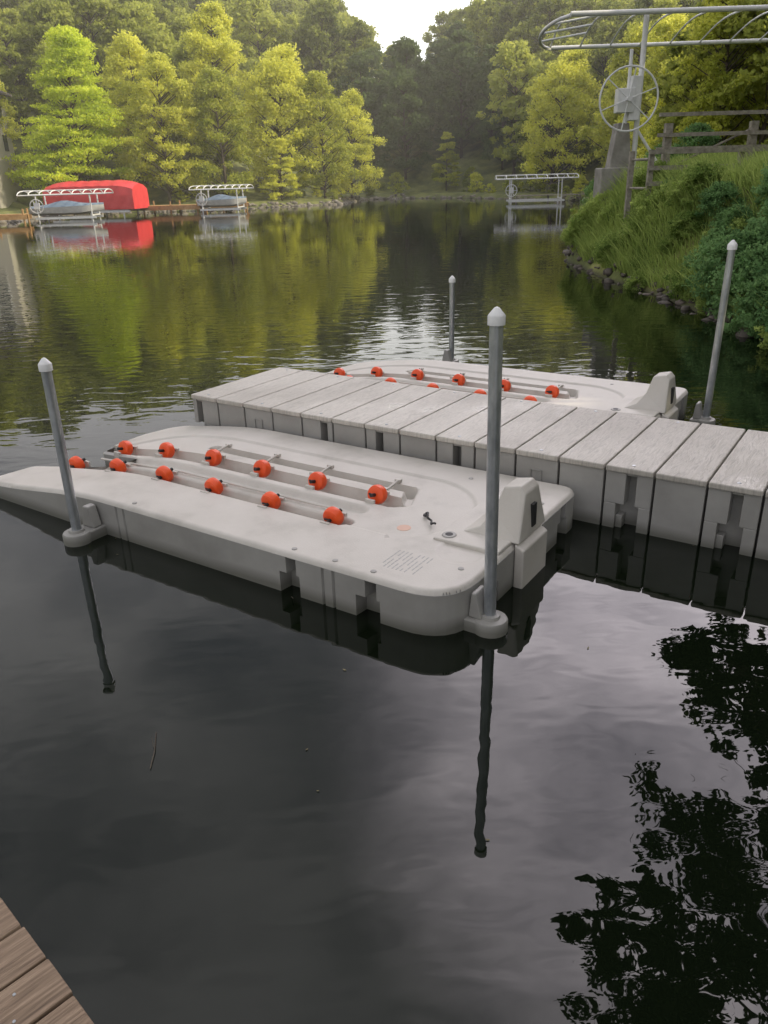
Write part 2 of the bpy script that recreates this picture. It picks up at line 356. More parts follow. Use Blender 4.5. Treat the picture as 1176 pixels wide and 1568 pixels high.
def roller(bb,x,y,z,tilt):
    ax=Vector((.0,math.cos(tilt),math.sin(tilt)))
    bb.lathe(Vector((x,y,z))-ax*.04,ax,[(0,.024),(.0,.055),(.008,.069),(.025,.075),(.055,.075),(.072,.069),(.08,.055),(.08,.024)],24,0)
    bb.tube(Vector((x,y,z))-ax*.09,Vector((x,y,z))+ax*.09,.014,n=10,m=1)
    for sgn in (-1,1):
        c0=Vector((x,y,z))+ax*(.0405*sgn)
        bb.tube(c0-Vector((.050,0,0)),c0,.008,n=6,m=1)
r1=[.08,.66,1.25,1.81,2.39,2.96]; r2=[.02,.60,1.19,1.75,2.34,2.92]
def port(name,dy):
    e=empty(name,DA,DR)
    sub=empty('float_assembly',(0,dy,0),0,e)
    for me,nm in ((portdeck,'deck_top'),(portwall,'side_walls')):
        place(nm,me,parent=sub)
    rb=B()
    for x in r1: roller(rb,x,-.97,float(deckz(x))+.012,R(-14))
    for x in r2: roller(rb,x,-1.47,float(deckz(x))+.008,R(14))
    rb.obj('orange_rollers',['orange','black'],sub,smooth=True)
    cb=B()
    for x in (1.1,1.68,2.26,2.93):
        z=float(deckz(x))
        cb.box(x-.035,x+.02,-.635,-.60,z-.013,z+.014); cb.box(x-.06,x+.03,-.84,-.81,z-.03,z+.012)
        cb.tube((x,-.64,z+.004),(x,-.83,z-.02),.011,n=8)
    for x in r1+r2:
        y=-.97 if x in r1 else -1.47; z=float(deckz(x))
        for yy in (-.1,.1): cb.box(x-.04,x+.04,y+yy-.012,y+yy+.012,z-.08,z+.008)
    cb.tube((.2,-1.335,.235),(1.25,-1.335,.30),.010,n=8); cb.tube((1.25,-1.335,.30),(2.9,-1.335,.30),.010,n=8)
    cb.obj('roller_brackets',['plastic'],sub,bevel=.004)
    wb=B()
    wb.prism([(3.70,.285),(4.18,.285),(4.18,.325),(3.70,.315)],-1.42,-.72)
    v=[];ys0=(-1.24,-.80);ys1=(-1.10,-.90)
    prof=[(3.82,.315,0),(3.94,.37,.2),(4.01,.47,.55),(4.05,.63,1),(4.17,.655,1),(4.21,.61,.95),(4.235,.31,0)]
    n=len(prof)
    for k in (0,1):
        for x,z,q in prof: v.append((x,ys0[k]+(ys1[k]-ys0[k])*q,z))
    wb.add(v,[tuple(range(n)),tuple(range(2*n-1,n-1,-1))]+[((i+1)%n,i,i+n,(i+1)%n+n) for i in range(n)])
    wb.prism([(4.204,-.02),(4.27,-.02),(4.27,.27),(4.204,.31)],-1.24,-.84)
    wb.obj('bow_stop',['plastic'],sub,bevel=.010)
    hb=B(); hb.lathe((3.78,-1.34,.318),(0,0,1),[(0,.05),(.006,.045),(.006,.03)],18,0); hb.lathe((3.78,-1.34,.3205),(0,0,1),[(0,.028),(.005,.026)],16,1)  # black disc painted in for the dark of the flange hole
    hb.box(4.20,4.238,-1.04,-.98,.36,.52,1)
    for x,y in ((1.45,-2.0),(3.0,-2.0),(3.62,-2.0),(3.33,-2.0),(3.95,-.3),(4.08,-.5),(4.06,-1.70),(3.4,-.3)):
        z=.302
        hb.lathe((x,y,z-.004),(0,0,1),[(0,.02),(.007,.018),(.009,.006)],12,0)
    hb.obj('fittings',['plastic_d','black'],sub)
    return e,sub
p1,s1=port('jet_ski_dock',0.0)
p2,s2=port('jet_ski_dock',3.42)
x=B()
for i in range(9):
    x0=3.60+.030*i
    for k in range(6):
        if (i*5+k*3)%7==0: continue
        x.box(x0,x0+.008,-1.91+k*.042,-1.91+k*.042+.034,.2925,.3006)
x.obj('printed_label',['label'],s1)
x=B(); x.lathe((3.42,-1.33,.2825),(0,0,1),[(0,.05),(.0015,.05)],20); x.obj('sticker',['peach'],s1)
x=B(); pts=[(3.46+.10*t,-1.10-.10*t+.015*math.sin(t*9),.315+.012*math.sin(t*5)) for t in np.linspace(0,1.6,14)]
x.path(pts,.008,n=6); x.lathe((3.46,-1.1,.295),(0,0,1),[(0,.022),(.012,.02),(.014,.01)],10)
x.obj('tie_down_cord',['black'],s1,smooth=True)

# mooring posts
def post(lx,ly,top,name='mooring_post',lean=(0,0),side=(0,1)):
    cx=DA[0]+.8292*lx+.5589*ly; cy=DA[1]-.5589*lx+.8292*ly
    e=empty(name,(cx,cy,0),DR)
    a=B(); a.tube((-lean[0]*.4,-lean[1]*.4,-1.4),(lean[0],lean[1],top-.05),.036,n=24); a.obj('galvanised_pipe',['galv'],e,smooth=True)
    a=B(); a.lathe((lean[0],lean[1],top-.085),(0,0,1),[(0,.037),(0,.046),(.045,.046),(.052,.042),(.085,.014),(.09,.004)],24); a.obj('white_cap',['white'],e,smooth=True)
    a=B(); a.lathe((0,0,-.1),(0,0,1),[(0,.105),(.17,.105),(.182,.098),(.186,.06),(.205,.055),(.205,.04)],28)
    sx_,sy_=side
    a.obj('pipe_collar',['plastic_d'],e,smooth=True)
    a=B()
    if sy_:
        y0,y1=(.05,.22) if sy_>0 else (-.22,-.05)
        a.box(-.09,.09,y0,y1,-.12,.08); a.prism([(-.07,.08),(.07,.08),(.03,.25),(-.03,.25)],(y0+y1)/2-.03,(y0+y1)/2+.05)
    else:
        a.box(-.14,-.03,-.09,.09,-.12,.08)
        a.prism([(-.12,.08),(-.03,.08),(-.07,.25),(-.10,.25)],-.06,.06)
    a.obj('socket_bracket',['plastic_d'],e,bevel=.01)
    return e
post(1.06,-2.27,1.41,lean=(.02,0))
post(4.31,-1.79,1.88,side=(-1,0),lean=(-.03,.02))
post(.70,4.30,1.24,side=(0,-1),lean=(0,0))
post(4.46,2.99,1.86,side=(-1,0),lean=(.02,.02))

# near wooden dock, bottom-left
e_=np.array([.72,-.694])
wd=empty('wooden_dock',(-1.155,1.657,.60),math.atan2(e_[1],e_[0]))
a=B()
for i in range(-3,22):
    j=.006*math.sin(i*7.1)
    a.box(i*.148+.004,(i+1)*.148-.006,-2.2,0+j,-.038,.0+.002*math.sin(i*3.3))
a.obj('deck_boards',['wood'],wd,bevel=.004)
a=B(); a.box(-.5,3.3,-.12,-.08,-.24,-.04); a.box(-.5,3.3,-2.1,-2.06,-.24,-.04)
for xx in (0,1.6,3.2):
    a.tube((xx,-.2,-2),(xx,-.2,-.04),.06,n=12)
a.obj('frame_and_piles',['woodgrey'],wd)
a=B()
for i in range(-3,22):
    for yy in (-.1,-.13): a.lathe((i*.148+.04+.07*(yy<-.12),yy,.0),(0,0,1),[(0,.005),(.0025,.004)],8)
a.obj('nails',['galv'],wd)

# floating leaves and a twig on the water
fr=np.random.default_rng(4); a=B()
for i in range(26):
    x_,y_=fr.uniform(-2.5,3.5),fr.uniform(1.8,7); s_=fr.uniform(.006,.014); t=fr.uniform(0,6.28); u_=Vector((math.cos(t),math.sin(t),0))*s_; w_=Vector((-math.sin(t),math.cos(t),0))*s_*.45; c_=Vector((x_,y_,.004))
    a.add([c_-u_,c_+w_,c_+u_+Vector((0,0,.003)),c_-w_],[(0,1,2,3)])
a.obj('floating_leaves',['deadleaf'])
a=B(); a.path([(-1.16,3.12,.004),(-1.13,2.98,.010),(-1.12,2.86,.006)],.002,n=5); a.path([(-1.14,3.0,.01),(-1.16,3.05,.03)],.0015,n=4)
a.path([(-.62,4.45,.004),(-.60,4.38,.03)],.0025,n=5); a.obj('floating_twig',['bark'])

# ---------------------------------------------------------------- trees
def leaves(C,size,rs,up=.3):
    n=len(C); a=rs.normal(size=(n,3)); a/=np.linalg.norm(a,axis=1)[:,None]
    b=rs.normal(size=(n,3)); b[:,2]*=(1-up); b-=a*np.sum(a*b,1)[:,None]; b/=np.linalg.norm(b,axis=1)[:,None]
    sz=size*rs.uniform(.6,1.3,n)[:,None]
    V=np.stack([C+a*sz,C+b*sz*.55,C-a*sz,C-b*sz*.55],1).reshape(-1,3)
    return V,np.arange(4*n).reshape(n,4)
def trunkmesh(segs,n=7):
    bb=B()
    for p,q,r0,r1 in segs: bb.tube(p,q,r0,r1,n=n,cap=False)
    return np.array([tuple(v) for v in bb.v]),np.array(bb.f)
def tree(name,seed,H=12,W=7,kind='round',nl=9000,ls=.22,mat='leafd',base=.2,clumps=70,cs=1.0):
    rs=np.random.default_rng(seed); segs=[]
    lean=rs.normal(size=2)*.04*H
    k=6
    tr=[np.array([lean[0]*t**1.5,lean[1]*t**1.5,H*.93*t]) for t in np.linspace(0,1,k+1)]
    r0=H*.016
    for i in range(k): segs.append((tr[i],tr[i+1],r0*(1-i/k*.9),r0*(1-(i+1)/k*.9)))
    lob=[(rs.uniform(0,6.28),rs.uniform(0,1)) for _ in range(7)]
    cen=[];cr=[]
    for i in range(clumps):
        u=rs.uniform(0,1); an=rs.uniform(0,2*math.pi)
        if kind=='round':
            z=base+(1-base)*u**.9
            prof=math.sin(math.pi*min(1,(.12+.88*(z-base)/(1-base)))**.8)**.55 if z<.99 else .25
            lf=.72+.38*max(math.exp(-((math.remainder(an-la,2*math.pi))/.5)**2-((u-lu)/.2)**2) for la,lu in lob)
            rad=W/2*prof*rs.uniform(.25,1.0)**.5*lf*1.08
            cr.append(W*rs.uniform(.045,.10)*cs)
        else:
            z=base+(1-base)*u
            prof=(1-(z-base)/(1-base))**.75*.95+.06
            rad=W/2*prof*rs.uniform(.2,1.0)**.5*rs.uniform(.8,1.1)
            cr.append(W*rs.uniform(.04,.075)*cs)
        ctr=np.array([math.cos(an)*rad+lean[0]*z,math.sin(an)*rad+lean[1]*z,H*z-(rad*.12 if kind=='cone' else 0)])
        cen.append(ctr)
        if i%2==0:
            zt_=max(base*H*.7,ctr[2]-rad*.7); st_=np.array([lean[0]*(zt_/H)**1.5,lean[1]*(zt_/H)**1.5,zt_])
            segs.append((st_,ctr,H*.005,H*.0012))
    cen=np.array(cen);cr=np.array(cr); wgt=cr**2/np.sum(cr**2); ci=rs.choice(len(cen),nl,p=wgt)
    off=rs.normal(size=(nl,3)); off/=np.linalg.norm(off,axis=1)[:,None]; off*=rs.uniform(.1,1.3,(nl,1))**.8
    sq=np.array([1.2,1.2,.75]) if kind=='round' else np.array([1.8,1.8,.42])
    C=cen[ci]+off*cr[ci][:,None]*sq
    if kind=='cone': C[:,2]-=.10*np.linalg.norm(off[:,:2]*cr[ci][:,None],axis=1)*2
    C[:,2]=np.maximum(C[:,2],.3 if H>4 else .03)
    LV,LF=leaves(C,ls,rs)
    TV,TF=trunkmesh(segs,6)
    V=np.vstack([TV,LV]);Fa=np.vstack([TF,LF+len(TV)]); mi=np.concatenate([np.zeros(len(TF)),np.ones(len(LF))])
    return npmesh(name,V,Fa,['bark',mat],mi)
def gz(x,y): return float(hgt(np.array([x]),np.array([y]))[0])
def plant(name,me,x,y,sc=1,rz=0,parent=None,dz=-.15): return place(name,me,(x,y,gz(x,y)+dz),rz,sc,parent)
lime=tree('cypress_mesh',3,14.6,12.4,'cone',38000,.14,'lime',.08,240,.85)
plant('bald_cypress_tree',lime,-29.6,84,1.06,.4)
lime2=tree('sapling_mesh',5,5.5,4.4,'cone',5200,.13,'leaf',.1,60)
plant('lime_sapling_tree',lime2,-10.0,90.0,1.1,1)
plant('lime_sapling_tree',tree('sapling2_mesh',9,8,5,'cone',6200,.15,'leaf',.15,70),9.3,109.5,.9,2)
t1=tree('sunlit_tree_a',11,13.4,7.8,'round',22000,.14,'leaf',.12,150)
t2=tree('sunlit_tree_b',12,12.5,7.6,'round',20000,.14,'leaf',.10,140)
t3=tree('sunlit_tree_c',13,14.0,9.6,'round',26000,.15,'leaf',.10,170)
for me,x_,y_,s_,r_ in [(t1,-21.0,86,1.0,0),(t2,-15.4,87.5,.98,1),(t3,-10.6,93,1.04,2),(t1,-5.6,94.5,.92,3),(t2,-2.8,101,.92,4),(t2,-24.5,91,1.1,3.3),(t1,-17.5,96,1.15,4.4),(t2,-36.6,84.5,.85,2.1),
    (t3,18.8,90,.95,1.4),(t2,23.5,77,1.05,2.2),(t3,22.8,63,.85,3.4),(t1,18.8,53,.72,4.2),(t2,16.0,44,.6,5.1),(t1,14.6,36,.55,.7)]:
    plant('deciduous_tree',me,x_,y_,s_,r_)
fm=[tree('forest_a',21,12,8,'round',8000,.23,'leafd',.12,95),tree('forest_b',22,13,7.5,'round',8000,.23,'leafd',.15,90),tree('forest_c',23,11,8.5,'round',8000,.23,'leafd',.1,95),tree('forest_d',24,14,8,'round',8000,.23,'leafd',.2,90)]
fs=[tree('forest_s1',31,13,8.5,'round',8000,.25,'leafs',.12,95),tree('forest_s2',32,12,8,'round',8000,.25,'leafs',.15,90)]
forest=empty('distant_forest')
gxs=np.arange(-110,100,6.4); gys=np.arange(46,176,6.4)
PX,PY=np.meshgrid(gxs,gys); PX=PX+rng.uniform(-2.6,2.6,PX.shape); PY=PY+rng.uniform(-2.6,2.6,PY.shape)
DD=sdf(lake,PX,PY); HH=hgt(PX,PY)
for x_,y_,d_,h_ in zip(PX.ravel(),PY.ravel(),DD.ravel(),HH.ravel()):
    mind=12 if x_<-2 else 6.5
    if d_<mind or abs(x_)>y_*.66+12 : continue
    if x_>0 and y_<60 and d_<9: continue
    if -46<x_<-28 and 60<y_<92: continue
    if -1<x_<13 and y_>156: continue
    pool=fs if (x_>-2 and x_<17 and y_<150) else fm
    sc_=rng.uniform(.8,1.2)
    if -2<x_<13 and y_>125: sc_*=.85
    if x_<-3 and y_>125: sc_*=1.2
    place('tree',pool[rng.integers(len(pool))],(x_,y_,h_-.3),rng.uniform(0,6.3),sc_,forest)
near=empty('hillside_trees')
for x_ in np.arange(15.5,54,5.2):
    for y_ in np.arange(-34,46,5.2):
        X_=x_+rng.uniform(-1.5,1.5);Y_=y_+rng.uniform(-2,2)
        k=1.0 if (Y_<9 or X_>23) else .62
        place('tree',fm[rng.integers(4)],(X_,Y_,gz(X_,Y_)-.3),rng.uniform(0,6.3),k*rng.uniform(.9,1.15),near)
sb=[tree('shrub_a',41,3,3.6,'round',3000,.12,'leaf',.02,45),tree('shrub_b',42,2.4,3.4,'round',3000,.12,'leafd',.02,45)]
shr=empty('shoreline_shrubs')
for i in range(len(lake)-3):
    a_,b_=lake[i],lake[i+1]
    if min(a_[1],b_[1])<38: continue
    nseg=int(np.hypot(*(b_-a_))/1.7)+1
    for k in range(nseg):
        if rng.uniform()<.3: continue
        t=(k+rng.uniform())/nseg; p=a_+(b_-a_)*t; nrm_=np.array([b_[1]-a_[1],-(b_[0]-a_[0])]); nrm_/=np.hypot(*nrm_)
        dd=rng.uniform(1.2,9) if p[0]>-4 else rng.uniform(6,11)
        q=p+nrm_*dd
        if sdf(lake,np.array([q[0]]),np.array([q[1]]))[0]<1: continue
        place('shrub',sb[rng.integers(2)],(q[0],q[1],gz(*q)-.1),rng.uniform(0,6),rng.uniform(.3,.85),shr)

# overhanging tree on the right bank (seen mirrored in the water)
rs=np.random.default_rng(77)
cl_=[(26.6,30.8,16,.6),(28.5,32,16,.7),(31,31,16.5,.7),(27.4,34.2,16,.55),(30.5,35.0,16,.6),(34,35,16,1.0),(32.5,38.6,15,.55),(26.6,42.8,14,.7),(29,43.5,14,.8),(31.5,44.8,14,1.0),
 (35,42,14,1.1),(20.6,50.2,13,.5),(22.8,49.5,13,.7),(25.8,48.9,13,.8),(29.5,48,13.5,.9),(33,49.3,13.5,1.2),(23.8,53.3,13,.8),(27,53.5,13,1.0),(31,54,13,1.2),(36,52,13,1.2),(27,58,12.5,1.2),(34,59,12.5,1.4),(40,46,13.5,1.4),(40,38,14.5,1.3),(42,54,13,1.5),(24,60,12,1.0),(38,33,16,1.1)]
segs=[];base_=np.array([10.6,8.6,gz(10.6,8.6)-.3]); mid=np.array([9.6,9.4,8.]); tp=np.array([9.0,10,15.]); tp2=np.array([8.6,10.3,21.])
segs+=[(base_,mid,.32,.24),(mid,tp,.24,.14),(tp,tp2,.14,.05)]
Cs=[]
for az,el,Dh,r in cl_:
    z=Dh*math.tan(R(el))-2.5; ctr=np.array([Dh*math.sin(R(az)),Dh*math.cos(R(az)),z])
    tb=max(.15,min(.98,(z-3.5)/18)); stp=mid+(tp2-mid)*tb if z>9 else base_+(mid-base_)*.9
    md=(stp+ctr)/2+np.array([0,0,.5])
    segs+=[(stp,md,.07,.045),(md,ctr,.045,.015)]
    for k in range(9):
        sub_=ctr+rs.normal(size=3)*r*np.array([.8,.8,.5]); segs.append((md*.3+ctr*.7,sub_,.018,.006))
        nL=int(110*r); Cs.append(sub_+rs.normal(size=(nL,3))*r*np.array([.25,.25,.18]))
C=np.vstack(Cs); LV,LF=leaves(C,.11,rs); TV,TF=trunkmesh(segs)
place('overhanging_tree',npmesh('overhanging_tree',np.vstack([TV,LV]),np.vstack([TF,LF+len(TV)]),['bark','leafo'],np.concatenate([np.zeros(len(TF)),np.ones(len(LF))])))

# ---------------------------------------------------------------- right bank plants
def blades(name,pts,hmin,hmax,wd_,mat,rs,lean=.35):
    n=len(pts); h=rs.uniform(hmin,hmax,n)*(1+.35*np.sin(pts[:,0]*2.1)*np.sin(pts[:,1]*1.7)); an=rs.uniform(0,6.28,n); dx=np.stack([np.cos(an),np.sin(an),0*an],1)
    ln_=rs.uniform(0,6.28,n); ld=np.stack([np.cos(ln_),np.sin(ln_),0*ln_],1)*(h*lean*rs.uniform(.2,1.3,n))[:,None]
    ld[:,0]-=h*.25
    up=np.stack([0*h,0*h,h],1); w_=wd_*dx
    V=np.stack([pts-w_,pts+w_,pts+w_*.7+up*.6+ld*.4,pts-w_*.7+up*.6+ld*.4,pts+up+ld+w_*.05,pts+up*.999+ld-w_*.05],1).reshape(-1,3)
    i=np.arange(n)[:,None]*6
    Fb=np.vstack([i+np.array([0,1,2,3]),i+np.array([3,2,4,5])])
    return npmesh(name,V,Fb,[mat])
rs=np.random.default_rng(5)
n=95000
gxp=5.6+5.8*rs.uniform(0,1,n)**1.3; gyp=rs.uniform(8.5,40,n); gxp+=np.clip(gyp-26,0,20)*.35
dd=sdf(lake,gxp,gyp); hh=hgt(gxp,gyp); k=(dd>.02)&(hh>.06)&((np.sin(gxp*2.3)*np.sin(gyp*1.9)+rs.uniform(-.8,.8,n)>-.65)|(dd<.7))
pts=np.stack([gxp[k],gyp[k],hh[k]-.03],1)
place('grass',blades('grass',pts,.2,.65,.013,'grass',rs,.6))
bsh=[tree('bush_a',51,1.5,1.8,'round',8000,.045,'bush',.0,100,1.1),tree('bush_b',52,1.3,2.0,'round',8000,.042,'bush',.0,100,1.1),tree('weed_patch',53,.8,1.6,'round',4000,.04,'grass',.0,70,1.0)]
bl=[(7.5,14.6,1.0),(6.9,13.0,.95),(8.1,16.2,.9),(7.6,12.2,1.0),(8.8,14.2,1.0),(7.2,10.8,1.0),(7.1,20.2,.35),(7.1,9.4,1.05),(8.2,10.6,1.1),(6.95,16.4,.8),(6.65,14.6,.9),(6.5,11.6,.95),(7.3,17.6,.6),(6.7,23.3,.4),(7.0,26.2,.6),(8.4,31,.8),(7.9,28.6,.6),(10.2,36,1.0),(12.4,41,1.2),(14.5,45.5,1.3),
 (6.7,15.6,.75),(6.45,12.6,.85),(6.4,10.6,.9),(6.55,13.7,.9),(7.7,15.4,.85),(7.4,16.8,.65),(9.5,16.5,.75),(9.8,29,.9),(12.5,33,1.2),(6.4,9.4,.95)]
for i,(x_,y_,s_) in enumerate(bl):
    plant('bush',bsh[i%2],x_,y_,s_,i*1.3,dz=-.15)
weeds=empty('bank_weeds')
for i in range(70):
    y_=rs.uniform(9,36); x_=6.05+max(0,y_-25)*.30+rs.uniform(0,1.5)**1.5
    plant('weed_clump',bsh[2],x_,y_,rs.uniform(.35,.85),i*2.1,parent=weeds,dz=-.1)

# rocks
bmt=bmesh.new(); bmesh.ops.create_icosphere(bmt,subdivisions=2,radius=1); IV=np.array([v.co[:] for v in bmt.verts]); IF=np.array([[v.index for v in f_.verts] for f_ in bmt.faces]); bmt.free()
def rocks(name,pts,smin,smax,mat,rs):
    Vs=[];Fs=[]
    for i,p in enumerate(pts):
        s_=smin+(smax-smin)*rs.uniform()**2; q=np.round(IV*rs.uniform(1.2,2.2))/1.8*.55+IV*.55; q=q*rs.uniform(.6,1.25,3)*np.array([1,1,.65]); q+=rs.normal(size=q.shape)*.05
        a_=rs.uniform(0,6.28); q=np.stack([q[:,0]*math.cos(a_)-q[:,1]*math.sin(a_),q[:,0]*math.sin(a_)+q[:,1]*math.cos(a_),q[:,2]],1)
        Vs.append(q*s_+p); Fs.append(IF+i*len(IV))
    return place(name,npmesh(name,np.vstack(Vs),np.vstack(Fs),[mat]))
def shorepts(y0,y1,side,n,rs,band,zb=.05):
    out=[]
    while len(out)<n:
        i=rs.integers(len(lake)-1); a_,b_=lake[i],lake[i+1]
        if side=='r' and not(i<14): continue
        if side=='l' and not(i>=14): continue
        t=rs.uniform(); p=a_+(b_-a_)*t
        if not(y0<p[1]<y1): continue
        nr_=np.array([b_[1]-a_[1],-(b_[0]-a_[0])])
        if rs.uniform()>np.hypot(*nr_)/12: continue
        nr_/=np.hypot(*nr_); q=p+nr_*rs.uniform(*band); out.append((q[0],q[1],min(max(gz(*q),-.05),.4)+zb*rs.uniform(-1,1)))
    return np.array(out)
rocks('bank_rocks',shorepts(5,34,'r',520,rs,(-.22,.35)),.035,.16,'rockn',rs)
rocks('shoreline_rocks',np.vstack([shorepts(45,110,'l',1000,rs,(-.5,.8)),shorepts(40,80,'r',300,rs,(-.4,1.6)),shorepts(80,110,'r',120,rs,(-.3,.4))]),.12,.34,'rock',rs)

# ---------------------------------------------------------------- far shore boat lifts
def boat_lift(name,x,y,rz,w,d,h,wheel=True,boat=None,cover=None):
    e=empty(name,(x,y,0),rz); a=B(); r=.05
    hw,hd=w/2,d/2
    for sx_ in (-.62,.62):
        for sy in (-1,1):
            a.tube((sx_*hw,sy*hd*.8,-1),(sx_*hw,sy*hd*.8,h-.05),r*1.2,n=8)
    for sy in (-1,1):
        a.box(-hw*.7,hw*.7,sy*hd*.8-.06,sy*hd*.8+.06,.18,.34)
    for sx_ in (-.62,.62): a.box(sx_*hw-.06,sx_*hw+.06,-hd*.8,hd*.8,.36,.46)
    a.obj('lift_frame',['alu'],e)
    a=B()
    for sy in (-1,1): a.tube((-hw,sy*hd,h),(hw,sy*hd,h),r,n=8)
    nrib=8
    for i in range(nrib+1):
        xx=-hw+w*i/nrib
        pts=[(xx,math.cos(math.pi*t)*hd,h+.3*math.sin(math.pi*t)) for t in np.linspace(0,1,9)]
        a.path(pts,r*.8,n=6)
    a.tube((-hw,0,h+.3),(hw,0,h+.3),r,n=8)
    a.obj('canopy_frame',['white'],e)
    if wheel:
        a=B(); c0=Vector((-hw*.62,-hd*.85,1.15)); rr_=.5; pts=[c0+Vector((math.cos(t)*rr_,0,math.sin(t)*rr_)) for t in np.linspace(0,2*math.pi,21)]
        a.path(pts,.035,n=6)
        for t in np.linspace(0,math.pi,4)[:3]: a.tube(c0-Vector((math.cos(t)*rr_,0,math.sin(t)*rr_)),c0+Vector((math.cos(t)*rr_,0,math.sin(t)*rr_)),.025,n=6)
        a.box(c0.x-.2,c0.x+.2,c0.y-.05,c0.y+.18,c0.z-.2,c0.z+.25)
        a.obj('winch_wheel',['white'],e)
    if boat:
        a=B(); n=13; v=[];fc=[]; Lb=w*.42; Wb=d*.33
        for i in range(n):
            t=i/(n-1); xx=-Lb+2*Lb*t; ww=Wb*(1-max(0,(t-.55)/.45)**2.2)+.02; zb=.5+.3*max(0,(t-.6)/.4)**2; zt_=1.0+.15*t
            hump=.3*math.exp(-((t-.45)/.2)**2)
            v+=[(xx,0,zb-.05),(xx,-ww*.7,zb+.1),(xx,-ww,zt_),(xx,-ww*.5,zt_+.1+hump),(xx,0,zt_+.15+hump),(xx,ww*.5,zt_+.1+hump),(xx,ww,zt_),(xx,ww*.7,zb+.1)]
        for i in range(n-1):
            for j in range(8): fc.append((i*8+j,(i+1)*8+j,(i+1)*8+(j+1)%8,i*8+(j+1)%8))
        fc.append(tuple(range(8))); a.add(v,fc); a.m=[1 if (k%8 in (2,3,4,5)) else 0 for k in range(len(fc))]
        a.obj('covered_boat',['hull',boat],e,smooth=True)
    return e
boat_lift('boat_lift',-24.3,66.3,R(4),6.6,2.8,1.95,boat='canvas')
boat_lift('boat_lift',-13.9,76.5,R(-4),5.2,3.0,1.95,boat='canvas')
boat_lift('boat_lift',14.6,76.5,R(-6),7.2,3.4,2.1)
e=empty('red_covered_boat_lift',(-25.0,75.5,0),R(-6))
a=B(); hw=4.1; sec=[]
for i,xx in enumerate(np.linspace(-hw,hw,15)):
    t=abs(xx)/hw; dr=.3*max(0,t-.7)/.3; zt_=2.9-dr*.9+.05*(i%2); bot=.55 if -.2<xx/hw else 1.0+.08*math.sin(i)
    sec.append([(xx,-1.8,bot),(xx,-1.82+.05*(i%2),1.7),(xx,-1.7,zt_-.45),(xx,-.9,zt_-.12),(xx,0,zt_),(xx,.9,zt_-.12),(xx,1.7,zt_-.45),(xx,1.82,1.7),(xx,1.8,bot)])
ns=len(sec)
v=[p for s_ in sec for p in s_]; fc=[(i*9+j,(i+1)*9+j,(i+1)*9+j+1,i*9+j+1) for i in range(ns-1) for j in range(8)]
fc+=[tuple(range(9)),tuple((ns-1)*9+j for j in range(9))[::-1]]
a.add(v,fc); a.obj('red_canopy',['red'],e,smooth=False)
a=B()
for xx in (-3,0,3):
    for yy in (-1.6,1.6): a.tube((xx,yy,-1),(xx,yy,2.2),.07,n=8)
a.box(-3.6,3.6,-1.7,-1.5,.3,.5); a.box(-3.6,3.6,1.5,1.7,.3,.5); a.obj('lift_frame',['alu'],e)
for (x_,y_,rz_,w_,d_) in [(-18.6,77.8,R(-5),5.6,3.0),(-29,63.5,R(10),5,1.6),(-14.5,80.3,R(3),4.5,2.0)]:
    e=empty('shore_dock',(x_,y_,0),rz_); a=B()
    for i in range(int(w_/.3)): a.box(-w_/2+i*.3,-w_/2+i*.3+.285,-d_/2,d_/2,.62,.68)
    a.obj('boards',['woodtan'],e); a=B(); a.box(-w_/2,w_/2,-d_/2-.05,-d_/2+.02,.3,.61); a.box(-w_/2,w_/2,d_/2-.02,d_/2+.05,.3,.61)
    for xx in (-.45,0,.45):
        for yy in (-.45,.45): a.tube((xx*w_,yy*d_,-1),(xx*w_,yy*d_,1.05),.08,n=8)
    a.obj('frame',['woodtan'],e)
e=empty('shore_dock',(17.2,77.5,0),R(-8)); a=B()
for i in range(14): a.box(-4+i*.5,-3.52+i*.5,1.8,3.2,.55,.62)
for xx in (-4,-1,2): a.tube((xx,2.5,-1),(xx,2.5,.55),.09,n=8)
a.obj('boards',['woodgrey'],e)

# house at the left
e=empty('lakeside_house',(-40.2,81,5.6),R(8)); a=B()
a.box(-5,5,-4,4,-6,5.2); a.obj('walls',['siding'],e)
a=B(); a.prism([(-5.6,5.1),(5.6,5.1),(5.6,5.3),(0,8.0),(-5.6,5.3)],-4.6,4.6); a.obj('roof',['roof'],e)
a=B()
for xx in (-3.2,.2,3.6):
    for zz in (.2,3.1): a.box(xx-.6,xx+.6,-4.06,-4.0,zz,zz+1.4)
for yy in (-2,1.5):
    for zz in (.2,3.1): a.box(5.0,5.06,yy-.6,yy+.6,zz,zz+1.4)
a.obj('windows',['glass'],e)
a=B()
for xx in (-3.2,.2,3.6):
    for zz in (.2,3.1):
        a.box(xx-.72,xx+.72,-4.09,-4.0,zz-.13,zz); a.box(xx-.72,xx+.72,-4.09,-4.0,zz+1.4,zz+1.52); a.box(xx-.72,xx-.6,-4.09,-4.0,zz,zz+1.4); a.box(xx+.6,xx+.72,-4.09,-4.0,zz,zz+1.4)
a.obj('window_trim',['white'],e)
a=B(); a.box(-.5,.5,-4.1,-4.0,-4.5,-2.4,0); a.obj('door',['woodtan'],e,loc=(-1.5,0,0))

